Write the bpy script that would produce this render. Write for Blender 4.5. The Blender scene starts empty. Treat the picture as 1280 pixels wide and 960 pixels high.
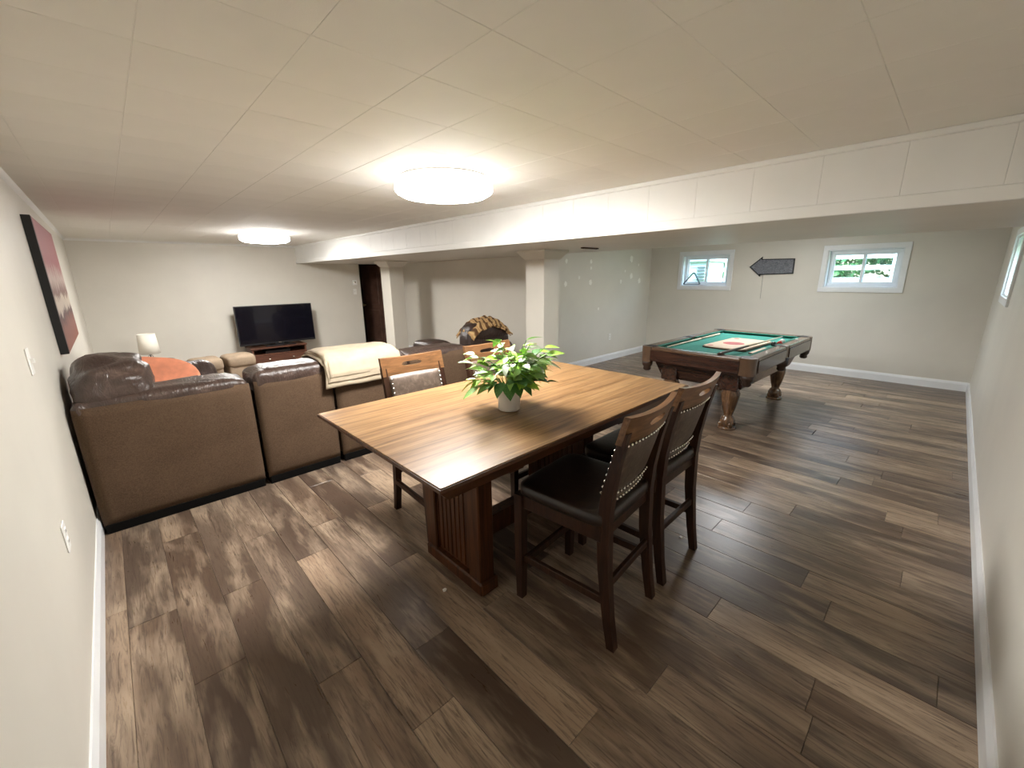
import bpy, bmesh, math, random
from mathutils import Vector, Matrix, noise
random.seed(7)
sc = bpy.context.scene
COL = sc.collection
R = math.radians

# ------------------------------------------------------------ camera
F_PX = 518.15
pitch, roll, yaw = R(14.668), R(-0.746), R(43.557)
dh = Vector((math.sin(yaw), math.cos(yaw), 0)); r0 = Vector((math.cos(yaw), -math.sin(yaw), 0)); up = Vector((0, 0, 1))
fw = math.cos(pitch)*dh - math.sin(pitch)*up
u0 = math.sin(pitch)*dh + math.cos(pitch)*up
rv = math.cos(roll)*r0 + math.sin(roll)*u0
uv = -math.sin(roll)*r0 + math.cos(roll)*u0
cd = bpy.data.cameras.new('camera'); cam = bpy.data.objects.new('camera', cd); COL.objects.link(cam)
cd.sensor_fit = 'HORIZONTAL'; cd.sensor_width = 36.0; cd.lens = F_PX/1280*36.0; cd.clip_start = 0.02; cd.clip_end = 200
m = Matrix((( rv.x, uv.x, -fw.x, 0), (rv.y, uv.y, -fw.y, 0), (rv.z, uv.z, -fw.z, 1.5), (0, 0, 0, 1)))
cam.matrix_world = m
sc.camera = cam

# ------------------------------------------------------------ world and exposure
sc.view_settings.view_transform = 'Standard'
sc.view_settings.look = 'None'
sc.view_settings.gamma = 1.0
sc.view_settings.use_curve_mapping = False
sc.view_settings.exposure = 0.78
W = bpy.data.worlds.new('sky'); sc.world = W; W.use_nodes = True
nt = W.node_tree; nt.nodes.clear()
wo = nt.nodes.new('ShaderNodeOutputWorld'); wb = nt.nodes.new('ShaderNodeBackground'); ws = nt.nodes.new('ShaderNodeTexSky')
ws.sky_type = 'NISHITA'; ws.sun_disc = False; ws.sun_elevation = R(48); ws.sun_rotation = R(200); ws.air_density = 1.3; ws.dust_density = 2.5
wb.inputs[1].default_value = 1.15
nt.links.new(ws.outputs[0], wb.inputs[0]); nt.links.new(wb.outputs[0], wo.inputs[0])
LAMP = 78.0      # emission of the ceiling lights

# ------------------------------------------------------------ room numbers (metres)
XL, XW, YR, YP, YT, H = -0.294, 7.655, -0.324, 4.135, 8.5, 2.07
XB, ZB, XA = 2.64, 1.767, 4.40          # soffit front, soffit underside, alcove wall

# ------------------------------------------------------------ materials
MATS = {}
def new_mat(name):
    mt = bpy.data.materials.new(name); mt.use_nodes = True
    n = mt.node_tree; n.nodes.clear()
    o = n.nodes.new('ShaderNodeOutputMaterial'); b = n.nodes.new('ShaderNodeBsdfPrincipled')
    n.links.new(b.outputs[0], o.inputs[0]); MATS[name] = mt
    return mt, n, b
def coords(n, scale=(1, 1, 1), src='Object', rnd=False):
    tc = n.nodes.new('ShaderNodeTexCoord'); mp = n.nodes.new('ShaderNodeMapping'); mp.inputs['Scale'].default_value = scale
    if rnd:
        oi = n.nodes.new('ShaderNodeObjectInfo'); mul = n.nodes.new('ShaderNodeVectorMath'); mul.operation = 'SCALE'
        cmb = n.nodes.new('ShaderNodeCombineXYZ')
        for i in range(3): n.links.new(oi.outputs['Random'], cmb.inputs[i])
        n.links.new(cmb.outputs[0], mul.inputs[0]); mul.inputs[3].default_value = 37.0
        add = n.nodes.new('ShaderNodeVectorMath'); n.links.new(tc.outputs[src], add.inputs[0]); n.links.new(mul.outputs[0], add.inputs[1])
        n.links.new(add.outputs[0], mp.inputs[0])
    else:
        n.links.new(tc.outputs[src], mp.inputs[0])
    return mp.outputs[0]
def tex_noise(n, vec, scale, detail=4, rough=.55, dist=0):
    t = n.nodes.new('ShaderNodeTexNoise'); t.inputs['Scale'].default_value = scale; t.inputs['Detail'].default_value = detail
    t.inputs['Roughness'].default_value = rough; t.inputs['Distortion'].default_value = dist
    n.links.new(vec, t.inputs['Vector']); return t.outputs['Fac']
def ramp(n, fac, stops):
    r = n.nodes.new('ShaderNodeValToRGB'); e = r.color_ramp.elements
    while len(e) < len(stops): e.new(.5)
    for i, (p, c) in enumerate(stops): e[i].position = p; e[i].color = (*c, 1)
    n.links.new(fac, r.inputs[0]); return r.outputs[0]
def mixc(n, fac, a, b, mode='MIX'):
    mx = n.nodes.new('ShaderNodeMix'); mx.data_type = 'RGBA'; mx.blend_type = mode
    if isinstance(fac, float): mx.inputs[0].default_value = fac
    else: n.links.new(fac, mx.inputs[0])
    for s, v in ((6, a), (7, b)):
        if isinstance(v, tuple): mx.inputs[s].default_value = (*v, 1)
        else: n.links.new(v, mx.inputs[s])
    return mx.outputs[2]
def bump(n, b, h, strength=.2, dist=.01):
    bp = n.nodes.new('ShaderNodeBump'); bp.inputs['Strength'].default_value = strength; bp.inputs['Distance'].default_value = dist
    n.links.new(h, bp.inputs['Height']); n.links.new(bp.outputs[0], b.inputs['Normal'])
def plain(name, col, rough=.5, metal=0., var=.08, scale=6, bmp=0., bscale=60, coat=0.):
    mt, n, b = new_mat(name)
    v = coords(n)
    f = tex_noise(n, v, scale, 3)
    c2 = tuple(max(0, c*(1-var*2.2)) for c in col); c1 = tuple(min(1, c*(1+var)) for c in col)
    n.links.new(ramp(n, f, [(.3, c2), (.7, c1)]), b.inputs['Base Color'])
    b.inputs['Roughness'].default_value = rough; b.inputs['Metallic'].default_value = metal
    b.inputs['Coat Weight'].default_value = coat
    if bmp: bump(n, b, tex_noise(n, v, bscale, 4), bmp)
    return mt
def wood(name, dark, mid, light, axis=0, rough=.35, stretch=14, scale=3.0, coat=.15, rnd=False, spec=.5):
    mt, n, b = new_mat(name); b.inputs['Specular IOR Level'].default_value = spec
    s = [stretch]*3; s[axis] = 1.0
    v = coords(n, tuple(s), rnd=rnd)
    f = tex_noise(n, v, scale, 6, .6, .6)
    n.links.new(ramp(n, f, [(.28, dark), (.5, mid), (.72, light)]), b.inputs['Base Color'])
    b.inputs['Roughness'].default_value = rough; b.inputs['Coat Weight'].default_value = coat; b.inputs['Coat Roughness'].default_value = .1
    bump(n, b, f, .05, .003)
    return mt

plain('wall_paint', (.695, .662, .588), .42, var=.02, scale=2, bmp=.05, bscale=180)
plain('ceiling_paint', (.84, .825, .775), .8, var=.015, scale=3, bmp=.06, bscale=220)
plain('soffit_paint', (.80, .80, .775), .5, var=.015, scale=3, bmp=.04, bscale=160)
plain('white_trim', (.82, .83, .84), .35, var=.02)
plain('white_vinyl', (.80, .83, .86), .3, var=.02)
plain('spackle', (.90, .88, .82), .9, var=.03)
plain('white_plastic', (.85, .84, .80), .35, var=.02)
plain('black_plastic', (.012, .012, .014), .3, var=.05)
plain('dark_slot', (.02, .02, .02), .6)
plain('screen', (.004, .004, .008), .12, var=.02, coat=.5)
plain('black_metal', (.02, .02, .02), .4, .6)
plain('brass', (.75, .60, .32), .28, .9)
plain('nickel', (.75, .72, .66), .25, .9)
plain('felt', (.030, .235, .185), .9, var=.06, scale=30, bmp=.1, bscale=400)
plain('felt_rail', (.018, .15, .11), .9, var=.06, scale=30)
plain('ceramic', (.86, .86, .84), .22, var=.02, coat=.3)
plain('soil', (.04, .028, .02), .95, var=.3, scale=60)
plain('stem_green', (.22, .36, .10), .5, var=.15)
plain('orange_cloth', (.88, .33, .19), .85, var=.08, scale=12, bmp=.2, bscale=300)
plain('cream_blanket', (.50, .415, .30), .95, var=.07, scale=9, bmp=.35, bscale=260)
plain('tan_cloth', (.27, .20, .135), .9, var=.10, scale=8, bmp=.3, bscale=200)
plain('lamp_linen', (.86, .82, .72), .8, var=.03)
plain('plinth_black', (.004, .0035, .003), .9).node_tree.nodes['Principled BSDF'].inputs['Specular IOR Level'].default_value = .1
plain('pocket_leather', (.035, .017, .010), .4, var=.2)
plain('chalk_black', (.012, .012, .012), .6)
plain('game_board', (.78, .60, .44), .6, var=.05)
plain('game_red', (.58, .10, .09), .6, var=.12)
plain('ball_white', (.85, .83, .78), .12, var=.01, coat=.5)
plain('ball_black', (.012, .012, .014), .12, coat=.5)
plain('ball_red', (.5, .03, .02), .12, coat=.5)
plain('cue_dark', (.05, .022, .012), .3)
plain('cue_pale', (.78, .66, .50), .35)
plain('grass', (.10, .22, .05), .95, var=.25, scale=4)
plain('bark', (.10, .07, .05), .9, var=.2)
plain('fence_white', (.80, .84, .86), .5, var=.02)
plain('siding', (.70, .74, .76), .6, var=.02)
plain('vent_grey', (.16, .18, .19), .6)
plain('metal_well', (.55, .58, .60), .5, .3)
plain('door_brown', (.14, .072, .050), .45, var=.2, scale=4)
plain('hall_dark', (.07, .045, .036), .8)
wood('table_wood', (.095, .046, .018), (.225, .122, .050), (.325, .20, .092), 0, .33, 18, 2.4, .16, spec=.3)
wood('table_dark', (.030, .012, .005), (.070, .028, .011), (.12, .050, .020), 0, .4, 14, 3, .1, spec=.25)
wood('pedestal_wood', (.024, .008, .003), (.055, .019, .007), (.095, .034, .012), 2, .42, 14, 3, .08, spec=.2)
wood('chair_wood', (.016, .007, .004), (.032, .013, .007), (.056, .024, .012), 2, .42, 12, 4, .08, spec=.22)
wood('rail_wood', (.085, .040, .016), (.150, .070, .028), (.215, .108, .046), 0, .36, 12, 4, .15, spec=.35)
wood('pool_wood', (.020, .008, .005), (.040, .016, .010), (.062, .026, .015), 0, .22, 12, 3, .5)
wood('pool_wood_end', (.020, .008, .005), (.040, .016, .010), (.062, .026, .015), 1, .25, 12, 3, .35)
wood('pool_edge_end', (.06, .030, .017), (.105, .056, .030), (.15, .083, .046), 1, .25, 12, 3, .4)
plain('pool_casting', (.11, .062, .035), .28, var=.12, scale=9, coat=.3)
wood('pool_edge', (.05, .024, .013), (.12, .062, .032), (.20, .11, .06), 0, .25, 12, 3, .5)
wood('pool_leg', (.035, .016, .007), (.11, .055, .024), (.24, .13, .06), 2, .25, 6, 5, .5)
wood('stand_wood', (.045, .016, .009), (.10, .037, .02), (.16, .063, .034), 0, .4, 12, 3, .2)
def leather(name, base, light, rough=.38, sc_=7, bst=.45):
    mt, n, b = new_mat(name)
    v = coords(n)
    f = tex_noise(n, v, sc_, 5, .6, .8); g = tex_noise(n, v, 140, 2)
    n.links.new(ramp(n, f, [(.3, tuple(c*.6 for c in base)), (.55, base), (.8, light)]), b.inputs['Base Color'])
    b.inputs['Roughness'].default_value = rough
    h2 = tex_noise(n, coords(n, (3.2, 1, 1.4)), 9, 4, .55, 1.6)
    ad = n.nodes.new('ShaderNodeMath'); ad.operation = 'MULTIPLY_ADD'; n.links.new(g, ad.inputs[0]); ad.inputs[1].default_value = .12; n.links.new(h2, ad.inputs[2])
    bump(n, b, ad.outputs[0], bst, .018)
    return mt
leather('sofa_leather', (.070, .045, .036), (.19, .135, .11), .30)
leather('dark_leather', (.040, .022, .016), (.085, .050, .040), .36)
leather('chair_leather', (.095, .066, .048), (.18, .132, .098), .45, 30, .08)
leather('seat_leather', (.018, .010, .007), (.040, .024, .015), .38, 18, .08)
mt, n, b = new_mat('suede')
v = coords(n); f1 = tex_noise(n, v, 3.5, 2, .5); f2 = tex_noise(n, v, 160, 3, .6)
n.links.new(mixc(n, .45, ramp(n, f1, [(.3, (.072, .044, .026)), (.7, (.108, .069, .043))]), ramp(n, f2, [(.3, (.050, .030, .018)), (.7, (.135, .088, .056))])), b.inputs['Base Color'])
b.inputs['Roughness'].default_value = .9; b.inputs['Specular IOR Level'].default_value = .12
bump(n, b, f2, .2, .003)

# floor planks: distressed brown vinyl, each plank with its own tone
mt, n, b = new_mat('plank')
v = coords(n, (5, .8, 1), rnd=True)
big = tex_noise(n, v, 1.2, 2, .5, .3)
v2 = coords(n, (22, 1.6, 1), rnd=True)
fine = tex_noise(n, v2, 3.2, 8, .68, 1.2)
v3 = coords(n, (5.5, 1.1, 1), rnd=True)
blot = tex_noise(n, v3, 2.0, 3, .55, .25)
oi = n.nodes.new('ShaderNodeObjectInfo')
tone = ramp(n, oi.outputs['Random'], [(0., (.085, .056, .040)), (.3, (.19, .128, .086)), (.5, (.135, .101, .076)), (.75, (.29, .200, .135)), (1., (.43, .320, .225))])
c1 = mixc(n, ramp(n, big, [(.38, (0, 0, 0)), (.78, (1, 1, 1))]), tone, (.072, .047, .034))
c2 = mixc(n, ramp(n, blot, [(.46, (0, 0, 0)), (.85, (1, 1, 1))]), c1, (.50, .38, .27))
c3 = mixc(n, ramp(n, fine, [(.30, (1, 1, 1)), (.52, (0, 0, 0))]), c2, (.075, .047, .034))
n.links.new(c3, b.inputs['Base Color'])
n.links.new(ramp(n, fine, [(.3, (.40,)*3), (.7, (.25,)*3)]), b.inputs['Roughness'])
bump(n, b, fine, .12, .002)
plain('floor_base', (.015, .010, .008), .9)

# leaves
for nm, a, c, d in (('leaf_pale', (.20, .42, .08), (.40, .62, .22), .4), ('leaf_dark', (.035, .13, .03), (.10, .27, .06), .4), ('leaf_lime', (.24, .48, .03), (.42, .68, .10), .4), ('leaf_white', (.45, .58, .38), (.70, .78, .64), .4)):
    mt, n, b = new_mat(nm)
    f = tex_noise(n, coords(n, rnd=True), 22, 3)
    n.links.new(ramp(n, f, [(.35, a), (.65, c)]), b.inputs['Base Color']); b.inputs['Roughness'].default_value = d
mt, n, b = new_mat('tree_leaf')
f = tex_noise(n, coords(n), 3.5, 3)
n.links.new(ramp(n, f, [(.35, (.045, .14, .05)), (.55, (.10, .28, .10)), (.75, (.24, .42, .18))]), b.inputs['Base Color']); b.inputs['Roughness'].default_value = .6
# glass pane: clear with a little reflection
mt, n, b = new_mat('glass')
n.nodes.remove(b); o = n.nodes['Material Output'] if 'Material Output' in n.nodes else [x for x in n.nodes if x.type == 'OUTPUT_MATERIAL'][0]
tr = n.nodes.new('ShaderNodeBsdfTransparent'); tr.inputs[0].default_value = (.86, .96, .97, 1)
gl = n.nodes.new('ShaderNodeBsdfGlossy'); gl.inputs['Roughness'].default_value = .03
mx = n.nodes.new('ShaderNodeMixShader'); mx.inputs[0].default_value = .06
n.links.new(tr.outputs[0], mx.inputs[1]); n.links.new(gl.outputs[0], mx.inputs[2]); n.links.new(mx.outputs[0], o.inputs[0])
# light diffuser
mt, n, b = new_mat('diffuser')
b.inputs['Base Color'].default_value = (.9, .9, .88, 1); b.inputs['Emission Color'].default_value = (1., .985, .955, 1); b.inputs['Emission Strength'].default_value = LAMP
mt, n, b = new_mat('diffuser_side')
b.inputs['Base Color'].default_value = (.9, .9, .88, 1); b.inputs['Emission Color'].default_value = (1., .985, .955, 1); b.inputs['Emission Strength'].default_value = LAMP*.08
mt, n, b = new_mat('diffuser_fill')
b.inputs['Base Color'].default_value = (.9, .9, .88, 1); b.inputs['Emission Color'].default_value = (.97, .98, 1., 1); b.inputs['Emission Strength'].default_value = LAMP*.38  # weaker glow for the added fill light over the pool table
# chalk slate with smudged chalk
mt, n, b = new_mat('slate')
f = tex_noise(n, coords(n, (1, 3, 6)), 9, 6, .7, 1.5)
n.links.new(ramp(n, f, [(.35, (.10, .105, .12)), (.6, (.22, .23, .26)), (.8, (.42, .44, .48))]), b.inputs['Base Color']); b.inputs['Roughness'].default_value = .8
# abstract canvas: vertical bands of dark plum, rose, cream and brown (local y along wall, z up)
mt, n, b = new_mat('canvas_paint')
tc = n.nodes.new('ShaderNodeTexCoord'); sp = n.nodes.new('ShaderNodeSeparateXYZ'); n.links.new(tc.outputs['Object'], sp.inputs[0])
nz = tex_noise(n, coords(n, (1, 2, 1.2)), 5, 5, .6, 1)
ad = n.nodes.new('ShaderNodeMath'); ad.operation = 'MULTIPLY_ADD'; n.links.new(nz, ad.inputs[0]); ad.inputs[1].default_value = .22; n.links.new(sp.outputs[2], ad.inputs[2])
col = ramp(n, ad.outputs[0], [(.10, (.30, .10, .065)), (.26, (.26, .095, .07)), (.35, (.09, .04, .04)), (.39, (.62, .53, .44)), (.45, (.66, .56, .46)), (.49, (.22, .10, .08)), (.60, (.58, .45, .40)), (.70, (.40, .13, .14)), (.98, (.45, .19, .21))])
edge = ramp(n, sp.outputs[1], [(.0, (1, 1, 1)), (.09, (0, 0, 0))])
n.links.new(mixc(n, edge, col, (.035, .012, .016)), b.inputs['Base Color']); b.inputs['Roughness'].default_value = .6
# striped throw
mt, n, b = new_mat('striped_throw')
w = n.nodes.new('ShaderNodeTexWave'); w.inputs['Scale'].default_value = 4; w.inputs['Distortion'].default_value = 9; w.inputs['Detail'].default_value = 2
n.links.new(coords(n), w.inputs['Vector'])
n.links.new(ramp(n, w.outputs['Fac'], [(.1, (.12, .055, .022)), (.4, (.40, .24, .10)), (.7, (.62, .44, .20)), (.95, (.46, .26, .11))]), b.inputs['Base Color']); b.inputs['Roughness'].default_value = .95
M = MATS

# ------------------------------------------------------------ mesh helpers
def obj(name, bm, mat, parent=None, smooth=False, loc=None, rot=None):
    me = bpy.data.meshes.new(name)
    bmesh.ops.recalc_face_normals(bm, faces=bm.faces)
    bm.to_mesh(me); bm.free()
    if smooth:
        for p in me.polygons: p.use_smooth = True
    me.materials.append(M[mat])
    o = bpy.data.objects.new(name, me); COL.objects.link(o)
    if parent: o.parent = parent
    if loc: o.location = loc
    if rot: o.rotation_euler = rot
    return o
def inst(name, me, parent=None, loc=(0, 0, 0), rot=(0, 0, 0), scale=(1, 1, 1)):
    o = bpy.data.objects.new(name, me); COL.objects.link(o)
    o.parent = parent; o.location = loc; o.rotation_euler = rot; o.scale = scale
    return o
def thing(name, label, cat, loc=(0, 0, 0), rz=0, group=None):
    o = bpy.data.objects.new(name, None); COL.objects.link(o); o.location = loc; o.rotation_euler = (0, 0, rz)
    o.empty_display_size = .1
    return tag(o, label, cat, group)
def tag(o, label, cat, group=None):
    o['label'] = label; o['category'] = cat
    if group: o['group'] = group
    return o
def struct(o, label=None):
    o['kind'] = 'structure'
    if label: o['label'] = label
    return o
def B(): return bmesh.new()
def box(bm, x0, x1, y0, y1, z0, z1, bev=0., seg=1, mat4=None):
    t = bmesh.new()
    bmesh.ops.create_cube(t, size=1)
    for v in t.verts:
        v.co = Vector(((x0+x1)/2+v.co.x*(x1-x0), (y0+y1)/2+v.co.y*(y1-y0), (z0+z1)/2+v.co.z*(z1-z0)))
    if bev: bmesh.ops.bevel(t, geom=t.edges[:], offset=bev, segments=seg, profile=.5, affect='EDGES')
    merge(bm, t, mat4); return bm
def merge(bm, t, mat4=None):
    if mat4 is not None: bmesh.ops.transform(t, matrix=mat4, verts=t.verts)
    mp = {}
    for v in t.verts: mp[v] = bm.verts.new(v.co)
    for f in t.faces:
        try: bm.faces.new([mp[v] for v in f.verts])
        except ValueError: pass
    t.free()
def lathe(bm, prof, seg=24, c=(0, 0), sq=None):
    rings = []
    for r, z in prof:
        ring = []
        for i in range(seg):
            a = 2*math.pi*i/seg
            ring.append(bm.verts.new((c[0]+r*math.cos(a), c[1]+r*math.sin(a), z)))
        rings.append(ring)
    for a, b_ in zip(rings, rings[1:]):
        for i in range(seg):
            bm.faces.new((a[i], a[(i+1) % seg], b_[(i+1) % seg], b_[i]))
    if prof[0][0] > 1e-5: bm.faces.new(rings[0][::-1])
    if prof[-1][0] > 1e-5: bm.faces.new(rings[-1])
    return bm
def tube(bm, pts, rad, seg=8, rect=None):
    """sweep a circle (or rectangle rect=(w,d) kept upright to world x,y) along points"""
    rings = []; n_ = len(pts)
    P = [Vector(p) for p in pts]
    for i, p in enumerate(P):
        d = (P[min(i+1, n_-1)]-P[max(i-1, 0)]).normalized()
        a = Vector((1, 0, 0)) if abs(d.x) < .8 else Vector((0, 1, 0))
        s = d.cross(a).normalized(); t = d.cross(s).normalized()
        r = rad[i] if isinstance(rad, (list, tuple)) else rad
        if rect:
            w_, d_ = rect[i] if isinstance(rect, list) else rect
            ring = [bm.verts.new(p+Vector((sx*w_/2, sy*d_/2, 0))) for sx, sy in ((-1, -1), (1, -1), (1, 1), (-1, 1))]
        else:
            ring = [bm.verts.new(p+(s*math.cos(2*math.pi*k/seg)+t*math.sin(2*math.pi*k/seg))*r) for k in range(seg)]
        rings.append(ring)
    m_ = len(rings[0])
    for a, b_ in zip(rings, rings[1:]):
        for i in range(m_): bm.faces.new((a[i], a[(i+1) % m_], b_[(i+1) % m_], b_[i]))
    bm.faces.new(rings[0][::-1]); bm.faces.new(rings[-1])
    return bm
def prism(bm, poly, axis, a0, a1):
    def mk(p, a):
        if axis == 'z': return (p[0], p[1], a)
        if axis == 'y': return (p[0], a, p[1])
        return (a, p[0], p[1])
    lo = [bm.verts.new(mk(p, a0)) for p in poly]; hi = [bm.verts.new(mk(p, a1)) for p in poly]
    k = len(poly)
    for i in range(k): bm.faces.new((lo[i], lo[(i+1) % k], hi[(i+1) % k], hi[i]))
    bm.faces.new(lo[::-1]); bm.faces.new(hi)
    return bm
def puff(bm, c, s, e=(.45, .45), nu=36, nv=18, amp=0., fr=6., seed=0, wrinkle=None, mat4=None):
    """rounded cushion: superellipsoid of full size s centred at c; optional noise"""
    sp = lambda v, k: math.copysign(abs(v)**k, v)
    t = bmesh.new(); rows = []
    for j in range(nv+1):
        ph = -math.pi/2+math.pi*j/nv; row = []
        for i in range(nu):
            th = 2*math.pi*i/nu
            p = Vector((sp(math.cos(ph), e[1])*sp(math.cos(th), e[0]), sp(math.cos(ph), e[1])*sp(math.sin(th), e[0]), sp(math.sin(ph), e[1])))
            q = Vector((p.x*s[0]/2, p.y*s[1]/2, p.z*s[2]/2))
            if amp:
                w_ = Vector(wrinkle) if wrinkle else Vector((1, 1, 1))
                k = noise.noise(Vector((q.x*w_.x, q.y*w_.y, q.z*w_.z))*fr+Vector((seed*3.1, seed, 0)))
                q += p.normalized()*amp*k if p.length > 0 else Vector()
            row.append(t.verts.new(q+Vector(c)))
            if j in (0, nv): break
        rows.append(row)
    for a, b_ in zip(rows, rows[1:]):
        for i in range(nu):
            va = a[i % len(a)]; vb = a[(i+1) % len(a)]; vc = b_[(i+1) % len(b_)]; vd = b_[i % len(b_)]
            f = [];
            for x in (va, vb, vc, vd):
                if x not in f: f.append(x)
            if len(f) > 2: t.faces.new(f)
    merge(bm, t, mat4); return bm
def sheet(bm, fn, nu, nv, th=.01):
    """thick sheet from fn(u,v)->Vector"""
    P = [[Vector(fn(i/nu, j/nv)) for j in range(nv+1)] for i in range(nu+1)]
    top = []; bot = []
    for i in range(nu+1):
        a = []; b_ = []
        for j in range(nv+1):
            du = P[min(i+1, nu)][j]-P[max(i-1, 0)][j]; dv = P[i][min(j+1, nv)]-P[i][max(j-1, 0)]
            nn = du.cross(dv)
            nn = nn.normalized() if nn.length > 1e-9 else Vector((0, 0, 1))
            a.append(bm.verts.new(P[i][j]+nn*th/2)); b_.append(bm.verts.new(P[i][j]-nn*th/2))
        top.append(a); bot.append(b_)
    for i in range(nu):
        for j in range(nv):
            bm.faces.new((top[i][j], top[i+1][j], top[i+1][j+1], top[i][j+1]))
            bm.faces.new((bot[i][j+1], bot[i+1][j+1], bot[i+1][j], bot[i][j]))
    for i in range(nu):
        bm.faces.new((top[i][0], bot[i][0], bot[i+1][0], top[i+1][0])); bm.faces.new((top[i+1][nv], bot[i+1][nv], bot[i][nv], top[i][nv]))
    for j in range(nv):
        bm.faces.new((top[0][j+1], bot[0][j+1], bot[0][j], top[0][j])); bm.faces.new((top[nu][j], bot[nu][j], bot[nu][j+1], top[nu][j+1]))
    return bm
def copy_tree(o, parent=None):
    c = o.copy(); COL.objects.link(c); c.parent = parent
    for ch in o.children: copy_tree(ch, c)
    return c

# ------------------------------------------------------------ floor with planks
fl = struct(obj('floor', box(B(), XL-.1, XW+.1, YR-.1, YT+.3, -.12, -.006), 'floor_base'))
PW, PL = .1715, 1.22
plank_cache = {}
def plank_mesh(w, l):
    k = (round(w, 3), round(l, 2))
    if k not in plank_cache:
        bm = B(); g = .0005; c = .0015
        x0, x1, y0, y1 = g, k[0]-g, g, l-g
        lo = [bm.verts.new(p) for p in ((x0, y0, -.006), (x1, y0, -.006), (x1, y1, -.006), (x0, y1, -.006))]
        mi = [bm.verts.new(p) for p in ((x0, y0, -.0016), (x1, y0, -.0016), (x1, y1, -.0016), (x0, y1, -.0016))]
        hi = [bm.verts.new(p) for p in ((x0+c, y0+c, 0), (x1-c, y0+c, 0), (x1-c, y1-c, 0), (x0+c, y1-c, 0))]
        for i in range(4):
            j = (i+1) % 4
            bm.faces.new((lo[i], lo[j], mi[j], mi[i])); bm.faces.new((mi[i], mi[j], hi[j], hi[i]))
        bm.faces.new(hi)
        me = bpy.data.meshes.new('plank'); bm.to_mesh(me); bm.free(); me.materials.append(M['plank']); plank_cache[k] = me
    return plank_cache[k]
ends = {0: .0, 1: 2.28, 2: 1.75, 3: 2.22, 4: 1.42, 5: 1.02}
rest = B()
def rest_plank(x0, x1, y0, y1):
    box(rest, x0+.001, x1-.001, y0+.001, y1-.001, -.006, 0)
for k in range(0, 48):
    x0 = -.204+PW*(k-1); x1 = x0+PW
    x0 = max(x0, XL+.002); x1 = min(x1, XW-.002)
    if x1-x0 < .02: continue
    ymax = YT if x0 < XA-.05 else YP
    e0 = ends.get(k, random.uniform(0, PL))
    y = e0-PL*math.ceil((e0-YR)/PL)
    while y < ymax:
        a = max(y, YR+.002); b_ = min(y+PL, ymax-.002); y += PL
        if b_-a < .02: continue
        hidden = (a > 3.32 and x0 < 2.5) or a > 4.4
        if hidden: rest_plank(x0, x1, a, b_)
        else: inst('plank', plank_mesh(x1-x0, b_-a), fl, (x0, a, 0))
ro = obj('plank_field', rest, 'plank', fl); ro['kind'] = 'stuff'

# ------------------------------------------------------------ ceiling with tiles
ce = struct(obj('ceiling', box(B(), XL-.1, XW+.1, YR-.1, YT+.3, H+.0014, H+.1), 'ceiling_paint'))
TS = .3125
tile_cache = {}
def tile_mesh(w, l, d):
    k = (round(w, 3), round(l, 3), d)
    if k not in tile_cache:
        bm = B(); g = .0003; c = .0014
        lo = [bm.verts.new(p) for p in ((g, g, d), (w-g, g, d), (w-g, l-g, d), (g, l-g, d))]
        hi = [bm.verts.new(p) for p in ((g+c, g+c, 0), (w-g-c, g+c, 0), (w-g-c, l-g-c, 0), (g+c, l-g-c, 0))]
        for i in range(4):
            j = (i+1) % 4; bm.faces.new((lo[i], lo[j], hi[j], hi[i]))
        bm.faces.new(hi[::-1])
        bmesh.ops.recalc_face_normals(bm, faces=bm.faces)
        me = bpy.data.meshes.new('tile'); bm.to_mesh(me); bm.free(); me.materials.append(M['ceiling_paint']); tile_cache[k] = me
    return tile_cache[k]
xs = [.16+TS*i for i in range(-2, 9)]; xs = [XL+.001]+[x for x in xs if XL+.05 < x < XB-.05]+[XB]
ys = [1.19+TS*i for i in range(-6, 25)]; ys = [YR+.001]+[y for y in ys if YR+.05 < y < YT-.05]+[YT]
for xa, xb in zip(xs, xs[1:]):
    for ya, yb in zip(ys, ys[1:]):
        inst('tile', tile_mesh(xb-xa, yb-ya, .0012), ce, (xa, ya, H+random.uniform(-.0002, .0002)))
obj('plain_ceiling', box(B(), XA, XW, YR, YP, H, H+.0014), 'ceiling_paint', ce)

# ------------------------------------------------------------ soffit
so = struct(obj('ceiling_soffit', box(B(), XB+.012, XA, YR, YT, ZB+.012, H+.002), 'soffit_paint'), 'boxed-in soffit running the length of the room')
obj('underside', box(B(), XB, XA, YR, YT, ZB, ZB+.012, .003), 'wall_paint', so)
pys = [YR]+[-.057+.306*i for i in range(0, 29) if -.057+.306*i < YT-.05]+[YT]
for a, b_ in zip(pys, pys[1:]):
    bm = B(); box(bm, XB, XB+.012, a+.0004, b_-.0004, ZB+.05, H-.02, .0008)
    obj('panel', bm, 'soffit_paint', so)
struct(obj('trim_1', box(B(), XB-.012, XB+.012, YR, YT, ZB-.004, ZB+.055, .003), 'soffit_paint'))
struct(obj('trim_2', box(B(), XB-.012, XB+.01, YR, YT, H-.028, H, .004), 'soffit_paint'))
struct(obj('trim_3', prism(B(), [(XL, H), (XL+.022, H), (XL+.012, H-.016), (XL, H-.03)], 'y', YR, YT), 'soffit_paint'))
struct(obj('trim_4', prism(B(), [(YT, H), (YT-.022, H), (YT-.012, H-.016), (YT, H-.03)], 'x', XL, XB), 'soffit_paint'))
# vent slot in the underside
v_ = thing('ceiling_vent', 'small brown slotted vent in the soffit underside', 'vent', (3.68, 2.68, ZB))
obj('grille', box(B(), -.13, .13, -.02, .02, -.012, 0, .003), 'pedestal_wood', v_)
obj('slot', box(B(), -.12, .12, -.006, .006, -.014, -.011), 'dark_slot', v_)

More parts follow.
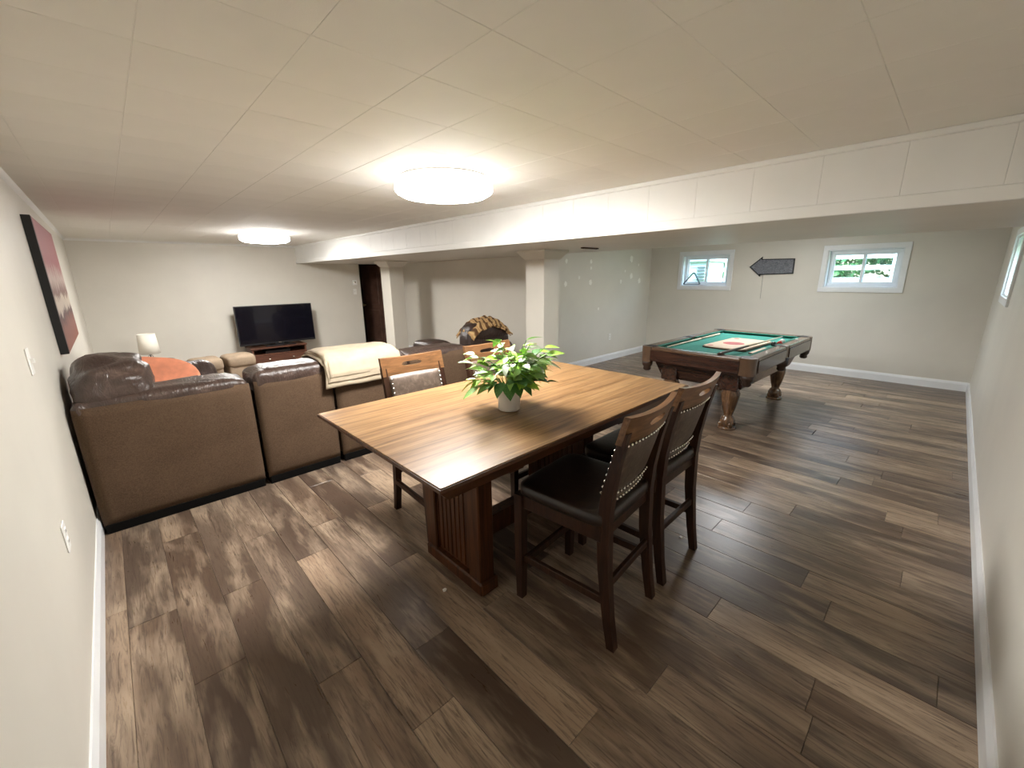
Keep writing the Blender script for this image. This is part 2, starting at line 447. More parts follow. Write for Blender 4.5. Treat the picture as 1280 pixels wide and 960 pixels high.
# ------------------------------------------------------------ walls
WT = .14
def wall_holes(name, axis, pos, thick, lo, hi, z0, z1, holes, mat='wall_paint'):
    """axis 'x': wall in plane x=pos spanning y lo..hi ; 'y': plane y=pos spanning x."""
    bm = B()
    cuts = sorted(set([lo, hi]+[h for q in holes for h in q[:2]]))
    for a, b_ in zip(cuts, cuts[1:]):
        zs = [(z0, z1)]
        for q in holes:
            if q[0] <= a+1e-6 and q[1] >= b_-1e-6: zs = [(z0, q[2]), (q[3], z1)]
        for za, zb in zs:
            if zb-za < 1e-4: continue
            if axis == 'x': box(bm, min(pos, pos+thick), max(pos, pos+thick), a, b_, za, zb)
            else: box(bm, a, b_, min(pos, pos+thick), max(pos, pos+thick), za, zb)
    return struct(obj(name, bm, mat))
# window openings: casing outer rectangles from the photograph, opening inside casing
WIN = [(2.645, 3.575, 1.21, 1.87), (.488, 1.428, 1.208, 1.86)]
CA = .065
hw = [(a+CA, b_-CA, c+CA, d-CA) for a, b_, c, d in WIN]
RWIN = (5.40, 6.33, 1.19, 1.86); hr = (RWIN[0]+CA, RWIN[1]-CA, RWIN[2]+CA, RWIN[3]-CA)
wall_holes('wall_left', 'x', XL, -WT, YR-WT, YT+WT, 0, H+.05, [])
wall_holes('wall_window', 'x', XW, WT, YR-WT, YP+.2, 0, H+.05, hw)
wall_holes('wall_right', 'y', YR, -WT, XL, XW, 0, H+.05, [hr])
DX0, DX1 = 3.81, 4.395
wall_holes('wall_far', 'y', YT, WT, XL, XA+.3, 0, H+.05, [(DX0, DX1, 0, 1.765)])
wp = wall_holes('wall_patched', 'y', YP, .14, XA, XW, 0, H+.05, [])
wall_holes('wall_alcove', 'x', XA, .14, YP+.14, YT, 0, H+.05, [])
# spackled patches on the patched wall
for (x, z, r) in [(5.088, 1.364, .035), (5.421, 1.455, .025), (5.722, 1.375, .04), (5.72, 1.70, .03), (5.728, 1.60, .022), (6.944, 1.76, .05), (6.626, 1.371, .032), (6.963, 1.464, .045), (7.255, 1.374, .042), (5.1, 1.70, .03), (5.975, .936, .02), (6.75, 1.55, .02), (7.2, 1.66, .02)]:
    bm = B(); k = 14; ph = random.random()*6
    prism(bm, [(x+r*math.cos(2*math.pi*i/k)*(1+.22*math.sin(3*i+ph)), z+r*1.15*math.sin(2*math.pi*i/k)*(1+.2*math.cos(2*i+ph))) for i in range(k)], 'y', YP-.0012, YP+.002)
    obj('spackle_patch', bm, 'spackle', wp)
# baseboards
BH = .115
def bprof(s): return [(0, 0), (s*.016, 0), (s*.016, BH-.03), (s*.010, BH-.012), (s*.006, BH), (0, BH)]
def baseboard(name, axis, pos, s, a, b_):
    bm = B(); poly = [(pos+p[0]*1, p[1]) for p in bprof(s)]
    prism(bm, poly, 'y' if axis == 'x' else 'x', a, b_)
    return struct(obj(name, bm, 'white_trim'))
baseboard('baseboard_left', 'x', XL, 1, YR, YT)
baseboard('baseboard_window', 'x', XW, -1, YR, YP)
baseboard('baseboard_right', 'y', YR, 1, XL, XW)
baseboard('baseboard_patched', 'y', YP, -1, XA, XW)
baseboard('baseboard_alcove', 'x', XA, -1, YP, YT)
baseboard('baseboard_far', 'y', YT, -1, XL, DX0)

# columns under the soffit
for nm, y0, y1, lab in (('column_1', 6.64, 6.95, 'square boxed column near the dark doorway'), ('column_2', 3.15, 3.43, 'square boxed column standing by the patched wall')):
    bm = B(); box(bm, 3.5, 3.76, y0, y1, 0, ZB, .004)
    c = obj(nm, bm, 'wall_paint'); struct(c, lab)
    bm = B(); d0, d1 = .0, .07
    zz = ZB-.10
    lo = [(3.497, y0-.003), (3.763, y0-.003), (3.763, y1+.003), (3.497, y1+.003)]
    hi = [(3.497-d1, y0-.003-d1), (3.763+d1, y0-.003-d1), (3.763+d1, y1+.003+d1), (3.497-d1, y1+.003+d1)]
    L0 = [bm.verts.new((*p, zz)) for p in lo]; L1 = [bm.verts.new((*p, ZB-.02)) for p in hi]; L2 = [bm.verts.new((*p, ZB)) for p in hi]
    for A_, B_ in ((L0, L1), (L1, L2)):
        for i in range(4): bm.faces.new((A_[i], A_[(i+1) % 4], B_[(i+1) % 4], B_[i]))
    bm.faces.new(L0[::-1]); bm.faces.new(L2)
    obj('flared_cap', bm, 'wall_paint', c)
    bm = B(); box(bm, 3.488, 3.772, y0-.012, y1+.012, 0, .10, .004); obj('base_trim', bm, 'white_trim', c)

# doorway: dark passage with a brown door standing inside
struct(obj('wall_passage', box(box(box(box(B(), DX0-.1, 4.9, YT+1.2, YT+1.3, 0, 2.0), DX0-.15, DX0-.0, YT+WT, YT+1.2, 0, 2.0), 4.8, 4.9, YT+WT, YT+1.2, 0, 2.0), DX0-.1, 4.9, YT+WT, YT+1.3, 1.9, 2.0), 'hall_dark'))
struct(obj('floor_passage', box(B(), DX0-.1, 4.9, YT, YT+1.3, -.1, -.002), 'floor_base'))
dr = struct(obj('door_1', box(B(), -.02, .02, 0, .62, .01, 1.75, .003), 'door_brown', loc=(4.33, YT+.10, 0), rot=(0, 0, R(14))), 'dark brown door standing open inside the doorway')
for z0, z1 in ((.15, .80), (.92, 1.62)):
    obj('door_panel', box(B(), -.028, -.018, .10, .52, z0, z1, .006), 'door_brown', dr)
k_ = obj('door_knob', lathe(B(), [(0, 0), (.014, .0), (.012, .03), (.028, .045), (.028, .06), (0, .068)], 12), 'brass', dr, True, (-.02, .56, .9), (0, R(-90), 0))

# ------------------------------------------------------------ windows
def window(name, axis, pos, out, rect, label):
    """sliding vinyl window; local frame: u along wall, w outwards"""
    a, b_, c, d = rect
    root = bpy.data.objects.new(name, None); COL.objects.link(root); struct(root, label)
    def bx(u0, u1, w0, w1, z0, z1, bev=.003):
        bm = B()
        if axis == 'x':
            box(bm, min(pos+out*w0, pos+out*w1), max(pos+out*w0, pos+out*w1), u0, u1, z0, z1, bev)
        else:
            box(bm, u0, u1, min(pos+out*w0, pos+out*w1), max(pos+out*w0, pos+out*w1), z0, z1, bev)
        return bm
    def frame(u0, u1, z0, z1, t, w0, w1):
        bm = bx(u0, u1, w0, w1, z0, z0+t)
        for q in ((u0, u1, z1-t, z1), (u0, u0+t, z0+t, z1-t), (u1-t, u1, z0+t, z1-t)):
            merge(bm, bx(q[0], q[1], w0, w1, q[2], q[3]))
        return bm
    obj('casing', frame(a, b_, c, d, CA, -.018, .004), 'white_trim', root)
    a += CA; b_ -= CA; c += CA; d -= CA
    obj('jamb', frame(a, b_, c, d, .014, .0, .13), 'white_vinyl', root)
    obj('window_frame', frame(a+.012, b_-.012, c+.012, d-.012, .045, .085, .135), 'white_vinyl', root)
    i0, i1, j0, j1 = a+.045, b_-.045, c+.045, d-.045
    mid = (i0+i1)/2
    for q0, q1, w0 in ((i0, mid+.02, .095), (mid-.02, i1, .112)):
        s = obj('sash', frame(q0, q1, j0, j1, .03, w0, w0+.016), 'white_vinyl', root)
        obj('pane', bx(q0+.026, q1-.026, w0+.006, w0+.010, j0+.026, j1-.026, 0), 'glass', s)
    obj('latch', bx(mid-.008, mid+.008, .083, .095, (j0+j1)/2-.025, (j0+j1)/2+.025), 'white_plastic', root)
    return root
window('window_1', 'x', XW, 1, WIN[0], 'white sliding window behind the hanging triangle rack')
window('window_2', 'x', XW, 1, WIN[1], 'white sliding window right of the arrow sign with trees outside')
window('window_3', 'y', YR, -1, RWIN, 'white sliding window in the side wall')

# ------------------------------------------------------------ outdoors
struct(obj('ground_outside', box(box(B(), XW+WT, 30, -25, 30, 1.0, 1.12), -10, XW+WT, -25, YR-WT, 1.0, 1.12), 'grass'))
def tree(name, label, x, y, h, r, seed, group=None, n_leaf=1600):
    rnd = random.Random(seed)
    t = thing(name, label, 'tree', (x, y, 1.12), 0, group)
    bm = B(); tube(bm, [(0, 0, -.02), (.05, .02, h*.35), (-.03, .05, h*.7)], [.11, .08, .04], 8)
    for k in range(4):
        a = k*1.6+seed; tube(bm, [(.02, .02, h*.35+.1*k), (math.cos(a)*r*.5, math.sin(a)*r*.5, h*.6+.1*k)], [.05, .02], 6)
    obj('trunk', bm, 'bark', t)
    bm = B()
    for i in range(n_leaf):
        d = Vector((rnd.gauss(0, 1), rnd.gauss(0, 1), rnd.gauss(0, 1))).normalized()*(rnd.random()**.4)
        p = Vector((d.x*r, d.y*r, h*.56+d.z*h*.46)); s = rnd.uniform(.06, .13)
        a = Vector((rnd.gauss(0, 1), rnd.gauss(0, 1), rnd.gauss(0, .6))).normalized(); b2 = a.orthogonal().normalized()
        vs = [bm.verts.new(p+a*s*.9), bm.verts.new(p+b2*s*.45), bm.verts.new(p-a*s*.9), bm.verts.new(p-b2*s*.45)]
        bm.faces.new(vs)
    c = obj('crown', bm, 'tree_leaf', t); c['kind'] = 'stuff'
tree('leafy_tree', 'tall leafy tree outside beyond the hedge', 19.5, 1.0, 6.0, 2.6, 3, None, 4200)
def bush(x, y, h, r, seed, lab):
    rnd = random.Random(seed); t = thing('bush', lab, 'bush', (x, y, 1.12), 0, 'bushes outside the window wall')
    obj('stem', tube(B(), [(0, 0, -.01), (.03, .02, h*.6)], [.05, .02], 8), 'bark', t)
    bm = B()
    for i in range(2600):
        d = Vector((rnd.gauss(0, 1), rnd.gauss(0, 1), rnd.gauss(0, 1))).normalized()*(rnd.random()**.3)
        p = Vector((d.x*r, d.y*r, h*.52+d.z*h*.5)); sz = rnd.uniform(.05, .11)
        a = Vector((rnd.gauss(0, 1), rnd.gauss(0, 1), rnd.gauss(0, .6))).normalized(); b2 = a.orthogonal().normalized()
        bm.faces.new([bm.verts.new(p+a*sz), bm.verts.new(p+b2*sz*.5), bm.verts.new(p-a*sz), bm.verts.new(p-b2*sz*.5)])
    c = obj('foliage', bm, 'tree_leaf', t); c['kind'] = 'stuff'
for i, (y, h, r) in enumerate(((-2.2, 2.1, 1.05), (.0, 2.4, 1.1), (2.15, 2.2, 1.05), (4.3, 2.5, 1.1), (6.5, 2.2, 1.1), (8.7, 2.3, 1.1))):
    bush(13.0, y, h, r, 30+i, 'dense green bush outside just behind the white rail fence')
for i, y in enumerate((-1.1, 1.1, 3.3, 5.4, 7.6)):
    bush(15.1, y, 3.1, 1.05, 50+i, 'taller green bush outside in the second row of the hedge')
fe = thing('rail_fence', 'white horizontal rail fence standing on the lawn outside', 'fence', (11.2, 1.0, 1.12))
for zz in (.16, .40, .62): obj('rail', box(B(), -.02, .02, -4, 5, zz, zz+.09, .004), 'fence_white', fe)
for yy in (-4, -2.5, -1, -.1, 1.5, 3, 4.9): obj('post', box(B(), -.05, .05, yy-.05, yy+.05, -.01, .80, .006), 'fence_white', fe)
sh = thing('garden_shed', 'pale sided shed with a louvred vent outside the window', 'shed', (9.35, 4.35, 1.12))
obj('shed_wall', box(B(), -.4, .4, -.78, .8, -.01, .60, .004), 'siding', sh)
for i in range(5): obj('siding_board', prism(B(), [(-.4, .01+.12*i), (-.418, .01+.12*i), (-.402, .125+.12*i), (-.4, .125+.12*i)], 'y', -.78, .8), 'siding', sh)
for i in range(6): obj('louvre', box(B(), -.45, -.40, -.74, -.58, .17+.062*i, .196+.062*i, .002), 'vent_grey', sh)
obj('shed_roof', box(B(), -.5, .5, -.86, .9, .60, .65, .01), 'metal_well', sh)

# ------------------------------------------------------------ ceiling lights
def ceiling_light(x, y, label, dim=False):
    t = thing('ceiling_light', label, 'light', (x, y, H), 0, 'round ceiling lights')
    obj('base_ring', lathe(B(), [(.245, -.022), (.262, -.02), (.262, 0), (0, 0)], 48), 'nickel', t, True)
    obj('diffuser', lathe(B(), [(0, -.125), (.18, -.122), (.245, -.112), (.275, -.095), (.284, -.085)], 48), 'diffuser_fill' if dim else 'diffuser', t, True)
    obj('drum', lathe(B(), [(.284, -.0855), (.286, -.07), (.283, -.045), (.268, -.026), (.245, -.020)], 48), 'diffuser_side', t, True)
    return t
ceiling_light(1.56, 2.20, 'round drum ceiling light over the dining table')
ceiling_light(1.60, 6.25, 'round drum ceiling light near the television wall')

ceiling_light(5.9, 1.75, 'added fill light above the pool table, unseen behind the soffit', True)  # added light, out of view, to brighten the dark pool table end

# ------------------------------------------------------------ dining table
TZ = .87
T = thing('dining_table', 'counter-height wooden dining table with polished top and fluted pedestals', 'table', (1.49, 1.50, 0))
hx, hy = .865, .518
bm = B()
def ring(ix, z): return [bm.verts.new((sx*(hx-ix), sy*(hy-ix), z)) for sx, sy in ((-1, -1), (1, -1), (1, 1), (-1, 1))]
rs = [ring(.085, TZ-.105), ring(.008, TZ-.022), ring(0, TZ-.018), ring(0, TZ-.004)]
for a, b_ in zip(rs, rs[1:]):
    for i in range(4): bm.faces.new((a[i], a[(i+1) % 4], b_[(i+1) % 4], b_[i]))
bm.faces.new(rs[0][::-1]); bm.faces.new(rs[-1])
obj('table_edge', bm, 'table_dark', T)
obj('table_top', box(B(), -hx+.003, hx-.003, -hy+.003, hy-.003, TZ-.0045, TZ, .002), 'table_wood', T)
for s in (-1, 1):
    px = s*.40
    ped = obj('pedestal', box(B(), px-.022, px+.022, -.155, .285, .05, TZ-.20, .004), 'pedestal_wood', T)
    for i in range(11):
        y0 = -.135+.037*i
        for fx in (-.028, .020):
            obj('flute', box(B(), px+fx, px+fx+.008, y0, y0+.027, .08, TZ-.225, .003), 'pedestal_wood', ped)
    for y0 in (-.165, .205):
        obj('post', box(B(), px-.045, px+.045, y0, y0+.09, .0, TZ-.105, .006), 'pedestal_wood', T)
    obj('foot_rail', box(B(), px-.055, px+.055, -.185, .295, 0, .07, .008), 'pedestal_wood', T)
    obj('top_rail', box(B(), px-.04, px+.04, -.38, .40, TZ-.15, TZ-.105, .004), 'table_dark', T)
obj('stretcher', box(B(), -.378, .378, .025, .105, .12, .24, .005), 'pedestal_wood', T)

# ------------------------------------------------------------ counter chairs
def make_chair():
    t = thing('counter_chair', 'x', 'chair', (0, 0, 0))
    bow = lambda x: -.028*(1-(x/.215)**2)
    # rear legs run up into back posts
    for s in (-1, 1):
        obj('rear_leg', tube(B(), [(s*.19, -.262, 0), (s*.19, -.238, .14), (s*.19, -.212, .36), (s*.19, -.203, .56), (s*.192, -.212, .68), (s*.195, -.238, .82), (s*.198, -.272, .955)], 0, rect=[(.036, .034), (.038, .038), (.040, .046), (.040, .052), (.040, .046), (.036, .036), (.032, .028)]), 'chair_wood', t)
        obj('front_leg', tube(B(), [(s*.205, .212, 0), (s*.207, .213, .3), (s*.207, .213, .55)], 0, rect=[(.034, .034), (.042, .042), (.044, .044)]), 'chair_wood', t)
        obj('side_stretcher', box(B(), s*.198-.011, s*.198+.011, -.225, .205, .20, .235, .003), 'chair_wood', t)
        obj('side_apron', box(B(), s*.205-.011, s*.205+.011, -.20, .20, .485, .555, .003), 'chair_wood', t)
    obj('front_stretcher', box(B(), -.20, .20, .203, .225, .16, .20, .003), 'chair_wood', t)
    obj('rear_stretcher', box(B(), -.18, .18, -.235, -.213, .27, .305, .003), 'chair_wood', t)
    obj('front_apron', box(B(), -.195, .195, .205, .226, .485, .555, .003), 'chair_wood', t)
    obj('rear_apron', box(B(), -.18, .18, -.215, -.193, .50, .565, .003), 'chair_wood', t)
    obj('seat', puff(B(), (0, .005, .575), (.455, .455, .075), (.25, .35), 40, 14), 'seat_leather', t, True)
    # top rail with a hand slot, bowed backwards
    bm = B(); xs_ = [-.215+.43*i/30 for i in range(31)]
    sx, sh_ = .062, .013
    def lean(z): return -.238-(z-.86)*.27
    st = []
    for x in xs_:
        h = 0. if abs(x) > sx else sh_*math.sqrt(max(0., 1-max(0., (abs(x)-sx+sh_)/sh_)**2)) if abs(x) > sx-sh_ else sh_
        zt = 1.02-.010*(1-(x/.215)**2); zb = .908; zm = .965
        o_ = []
        for (z0, z1) in ((zm+h, zt), (zb, zm-h)):
            o_.append([(x, lean(z0)+bow(x)-.012, z0), (x, lean(z0)+bow(x)+.012, z0), (x, lean(z1)+bow(x)+.012, z1), (x, lean(z1)+bow(x)-.012, z1)])
        st.append(o_)
    for part in (0, 1):
        V = [[bm.verts.new(p) for p in s_[part]] for s_ in st]
        for a, b_ in zip(V, V[1:]):
            for i in range(4): bm.faces.new((a[i], a[(i+1) % 4], b_[(i+1) % 4], b_[i]))
        bm.faces.new(V[0][::-1]); bm.faces.new(V[-1])
    obj('top_rail', bm, 'rail_wood', t)
    # padded back
    def pad(z0, z1, hw_, th, mat, nm):
        bm = B()
        def f(side):
            def g(u, v):
                x = -hw_+2*hw_*u; z = z0+(z1-z0)*v
                e = (1-(2*u-1)**6)*(1-(2*v-1)**6)
                return Vector((x, lean(z)+.01+bow(x)*.9+side*(th*.35+th*.65*e), z))
            return g
        grid = {}
        for sd in (-1, 1):
            g = f(sd)
            for i in range(17):
                for j in range(11): grid[sd, i, j] = bm.verts.new(g(i/16, j/10))
        for i in range(16):
            for j in range(10):
                bm.faces.new([grid[1, i, j], grid[1, i+1, j], grid[1, i+1, j+1], grid[1, i, j+1]])
                bm.faces.new([grid[-1, i, j+1], grid[-1, i+1, j+1], grid[-1, i+1, j], grid[-1, i, j]])
        for i in range(16):
            for j in (0, 10): bm.faces.new([grid[1, i, j], grid[-1, i, j], grid[-1, i+1, j], grid[1, i+1, j]])
        for j in range(10):
            for i in (0, 16): bm.faces.new([grid[1, i, j], grid[-1, i, j], grid[-1, i, j+1], grid[1, i, j+1]])
        return obj(nm, bm, mat, t, True)
    p1 = pad(.655, .908, .178, .020, 'chair_leather', 'back_pad')
    p2 = pad(.575, .640, .176, .013, 'chair_leather', 'lower_back_strip')
    def studs(parent, pts):
        bm = B()
        for p in pts:
            puff(bm, p, (.0135, .012, .0135), (1, 1), 8, 5)
        o = obj('nailhead_trim', bm, 'nickel', parent, True); o['kind'] = 'stuff'; o['label'] = 'row of pale metal nailheads'
    pts = []
    for i in range(15):
        x = -.166+.332*i/14
        for z in (.668, .894): pts.append((x, lean(z)+.01+bow(x)*.9-.019, z))
    for i in range(9):
        z = .672+.218*i/8
        for s in (-1, 1): pts.append((s*.168, lean(z)+.01+bow(.168)*.9+.020, z))
    studs(p1, pts)
    studs(p2, [(-.166+.332*i/14, lean(.62)+.01+bow(-.166+.332*i/14)*.9-.016, .624) for i in range(15)])
    return t
proto = make_chair()
spots = [(1.410, 1.005, R(5), 'counter chair pulled in beside the near pedestal with its back to the side wall'),
         (1.930, 1.030, R(1), 'counter chair on the side-wall side, next to the pool table'),
         (1.325, 2.065, R(177), 'counter chair facing the plant, between table and blanket-draped sofa'),
         (1.965, 2.050, R(180), 'counter chair half hidden behind the potted plant')]
for i, (x, y, a, lab) in enumerate(spots):
    c = proto if i == 0 else copy_tree(proto)
    c.location = (x, y, 0); c.rotation_euler = (0, 0, a); c['label'] = lab; c['group'] = 'counter chairs around the dining table'

# ------------------------------------------------------------ potted plant
P = thing('potted_plant', 'leafy green and white plant in a white ceramic pot on dining table', 'plant', (1.315, 1.405, TZ))
obj('pot', lathe(B(), [(0, 0), (.048, 0), (.053, .006), (.056, .11), (.0565, .118), (.050, .118), (.048, .095), (0, .095)], 32), 'ceramic', P, True)
obj('soil', lathe(B(), [(0, .092), (.048, .092), (.047, .100), (0, .103)], 20), 'soil', P, True)
def leaf_mesh(nm, mat, w):
    bm = B(); N = 6; L_ = []; C_ = []; R_ = []
    for i in range(N+1):
        u = i/N; ww = w*(math.sin(math.pi*min(1, u**.75))**.9)*(1-.25*u) if 0 < u < 1 else .0008
        zc = -.22*u*u+.10*u
        C_.append(bm.verts.new((u, 0, zc))); L_.append(bm.verts.new((u-.02, ww, zc+.25*ww))); R_.append(bm.verts.new((u-.02, -ww, zc+.25*ww)))
    for i in range(N):
        bm.faces.new((C_[i], C_[i+1], L_[i+1], L_[i])); bm.faces.new((R_[i], R_[i+1], C_[i+1], C_[i]))
    me = bpy.data.meshes.new(nm); bm.to_mesh(me); bm.free(); me.materials.append(M[mat])
    for p in me.polygons: p.use_smooth = True
    return me
LM = {k: leaf_mesh('leaf', k, w) for k, w in (('leaf_pale', .26), ('leaf_dark', .36), ('leaf_lime', .28), ('leaf_white', .22))}
rnd = random.Random(21)
camdir = Vector((-.69, -.72, 0)); rightd = Vector((.72, -.69, 0))
for k in range(54):
    az = rnd.uniform(0, 2*math.pi); reach = rnd.uniform(.05, .19); hgt = rnd.uniform(.17, .37)-reach*.4
    if k < 9: reach = rnd.uniform(.15, .215); az = -.76+rnd.uniform(-.6, .6)+(math.pi if k % 2 else 0); hgt = rnd.uniform(.12, .27)
    p0 = Vector((math.cos(az)*.02, math.sin(az)*.02, .10)); p2 = Vector((math.cos(az)*reach, math.sin(az)*reach, hgt)); p1 = p0.lerp(p2, .5)+Vector((0, 0, .045))
    pts = []
    for i in range(6):
        u = i/5; pts.append((1-u)**2*p0+2*u*(1-u)*p1+u*u*p2)
    st = obj('stem', tube(B(), [tuple(q) for q in pts], .0018, 5), 'stem_green', P)
    kind = rnd.choice(['leaf_pale', 'leaf_pale', 'leaf_pale', 'leaf_lime', 'leaf_lime', 'leaf_dark', 'leaf_white'])
    for j in range(5):
        u = .38+.155*j; q = pts[min(5, int(u*5))].lerp(pts[min(5, int(u*5)+1)], u*5-int(u*5))
        a = az+(j % 2*2-1)*rnd.uniform(.3, 1.0)*(0 if j == 4 else 1); s = rnd.uniform(.058, .095)
        inst('leaf', LM[kind], st, tuple(q), (rnd.uniform(-.5, .5), rnd.uniform(-.45, .55), a), (s, s, s))
for k in range(9):   # large dark leaves drooping over the rim
    az = -2.37+(k-4)*.55+rnd.uniform(-.1, .1); s = rnd.uniform(.075, .10)
    st = obj('stem', tube(B(), [(math.cos(az)*.02, math.sin(az)*.02, .10), (math.cos(az)*.045, math.sin(az)*.045, .15), (math.cos(az)*.062, math.sin(az)*.062, .145)], .002, 5), 'stem_green', P)
    inst('leaf', LM['leaf_dark'], st, (math.cos(az)*.06, math.sin(az)*.06, .147), (rnd.uniform(-.2, .2), rnd.uniform(.55, .95), az), (s, s*1.1, s))

# ------------------------------------------------------------ sectional sofa modules
def module(name, label, x0, x1, roll_h=.88, arm=None):
    t = thing(name, label, 'sofa', ((x0+x1)/2, 3.30, 0), 0, 'sectional sofa modules')
    w = x1-x0; h = w/2
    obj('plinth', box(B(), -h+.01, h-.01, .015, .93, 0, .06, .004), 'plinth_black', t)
    bm = B()
    def back(u, v):
        e = (1-(2*u-1)**8)*(1-(2*v-1)**8)
        return Vector((-h+.006+(w-.012)*u, .035-.018*e, .055+.735*v))
    sheet(bm, back, 14, 14, .03); obj('back_panel', bm, 'suede', t, True)
    obj('base', box(B(), -h+.008, h-.008, .05, .90, .06, .32, .02, 2), 'suede', t)
    obj('back_roll', puff(B(), (0, .185, roll_h-.10), (w-.006, .335, .20), (.14, .5), 72, 22, .014, 9, int(x0*10)+3, (3.2, .8, .8)), 'sofa_leather', t, True)
    obj('back_cushion', puff(B(), (0, .30, .60), (w-.02, .24, .46), (.3, .5), 40, 18, .012, 5, int(x0*7)+1), 'sofa_leather', t, True)
    obj('seat_cushion', puff(B(), (0, .60, .39), (w-.01, .66, .22), (.22, .45), 40, 16, .008, 5, int(x0*5)+2), 'sofa_leather', t, True)
    return t, h
cm, h = module('sofa_corner_module', 'brown leather corner sofa module with suede back against the wall', -.275, .612, .848)
obj('corner_cushion', puff(B(), (-.235, .375, .76), (.38, .68, .54), (.5, .55), 72, 36, .045, 6.5, 5, (1, 1, 2.4)), 'sofa_leather', cm, True)
module('sofa_module', 'armless brown sofa module with suede back, between corner module and blanket', .628, 1.172, .875)
module('sofa_module', 'brown sofa module under the folded cream blanket', 1.190, 1.855, .875)
em, h = module('sofa_end_module', 'brown end sofa module with armrest, behind the counter chairs', 1.873, 2.57, .84)
obj('armrest', puff(B(), (h-.12, .50, .36), (.24, .92, .72), (.25, .3), 40, 20, .01, 5, 9), 'suede', em, True)
obj('arm_pad', puff(B(), (h-.08, .58, .73), (.26, .50, .20), (.4, .6), 40, 18, .012, 5, 4), 'dark_leather', em, True)
lw = thing('sofa_wing', 'brown leather sofa wing along the picture wall, holding the orange pillow', 'sofa', (-.275, 4.25, 0), 0, 'sectional sofa modules')
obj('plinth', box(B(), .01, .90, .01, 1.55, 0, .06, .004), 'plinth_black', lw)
obj('base', box(B(), .02, .90, .01, 1.55, .06, .32, .02, 2), 'suede', lw)
obj('back_panel', box(B(), .0, .05, .0, 1.56, .06, .80, .015, 2), 'suede', lw)
for k in range(2):
    obj('back_cushion', puff(B(), (.17, .39+.73*k, .56), (.30, .74, .56), (.4, .5), 48, 22, .02, 4.5, k+2, (1, 1, 2)), 'sofa_leather', lw, True)
    obj('seat_cushion', puff(B(), (.62, .39+.73*k, .40), (.60, .74, .22), (.22, .45), 40, 16, .008, 5, k+12), 'sofa_leather', lw, True)
obj('armrest', puff(B(), (.48, 1.42, .36), (.97, .30, .52), (.25, .5), 48, 20, .012, 6, 3), 'sofa_leather', lw, True)
# pillows and blanket
op = obj('orange_pillow', puff(B(), (0, 0, 0), (.44, .12, .40), (.35, .7), 48, 24, .018, 7, 2), 'orange_cloth', None, True, (.19, 4.13, .735), (R(-28), R(20), R(-12)))
tag(op, 'orange throw pillow leaning in the sofa corner', 'pillow')
lp = obj('leather_pillow', puff(B(), (0, 0, 0), (.34, .16, .30), (.5, .75), 44, 22, .012, 7, 6), 'sofa_leather', None, True, (.44, 4.62, .655), (R(-25), R(6), R(20)))
tag(lp, 'dark brown leather pillow on the sofa wing', 'pillow')
bl = thing('folded_blanket', 'cream blanket folded in layers and draped over the sofa back', 'blanket', (1.43, 3.30, 0))
def drape(k):
    path = [(-.045-.008*k, [.775, .72, .665][2-k] if False else .66+.045*k), (-.05-.008*k, .74+.02*k), (-.03-.006*k, .845+.012*k), (.03, .893+.014*k), (.16, .905+.014*k), (.32, .900+.014*k), (.46, .87+.014*k), (.54, .78+.014*k), (.56, .66)]
    def f(u, v):
        s = v*(len(path)-1); i = min(int(s), len(path)-2); q = s-i
        y = path[i][0]*(1-q)+path[i+1][0]*q; z = path[i][1]*(1-q)+path[i+1][1]*q
        x = -.325+.012*k+(.65-.02*k)*u
        nz = noise.noise(Vector((x*5, y*6+k*7, z*4)))
        edge = max(0, abs(2*u-1)-.82)/.18
        return Vector((x+.012*noise.noise(Vector((y*7, z*7, k*3.)))-.03*(u < .5)*0, y-.006*nz, z+.010*nz-.020*edge**2*(1 if v > .3 else .2)))
    return f
for k in range(3):
    bm = B(); sheet(bm, drape(k), 28, 36, .012)
    obj('blanket_layer', bm, 'cream_blanket', bl, True)

# ------------------------------------------------------------ recliner with throw
rc = thing('recliner', 'dark brown leather recliner by the column with a throw over its headrest', 'armchair', (3.45, 4.05, 0), R(-4))
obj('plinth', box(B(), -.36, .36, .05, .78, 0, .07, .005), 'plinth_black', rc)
obj('base', box(B(), -.40, .40, .03, .80, .07, .36, .03, 2), 'dark_leather', rc)
obj('backrest', puff(B(), (0, .10, .56), (.66, .26, .66), (.35, .4), 48, 24, .015, 5, 3), 'dark_leather', rc, True)
obj('headrest', puff(B(), (0, .10, .81), (.60, .30, .27), (.45, .8), 48, 22, .012, 6, 8), 'dark_leather', rc, True)
obj('seat_cushion', puff(B(), (0, .48, .42), (.58, .60, .20), (.3, .45), 40, 16), 'dark_leather', rc, True)
for s in (-1, 1): obj('armrest', puff(B(), (s*.39, .46, .36), (.20, .82, .58), (.35, .4), 40, 20, .01, 5, s+4), 'dark_leather', rc, True)
tb = thing('striped_throw', 'rumpled tan and brown striped throw over the recliner headrest', 'blanket', (3.46, 4.15, 0), R(-4))
def throw(k):
    rn = random.Random(k)
    def f(u, v):
        x = -.30+.60*u; a = -1.15+2.3*v
        edge = (2*u-1)**2
        r = .20+.014*k+.040*noise.noise(Vector((x*13, a*3.5, k*5.)))
        return Vector((x+.02*noise.noise(Vector((a*4, x*3, k*2.))), r*math.sin(a)*1.0, .80-.13*edge**1.2+.175*math.cos(a)*(1-.2*edge)+.012*k+.028*noise.noise(Vector((x*14, a*5, 3.+k)))))
    return f
for k in range(2):
    bm = B(); sheet(bm, throw(k), 40, 24, .012); obj('throw_layer', bm, 'striped_throw', tb, True)

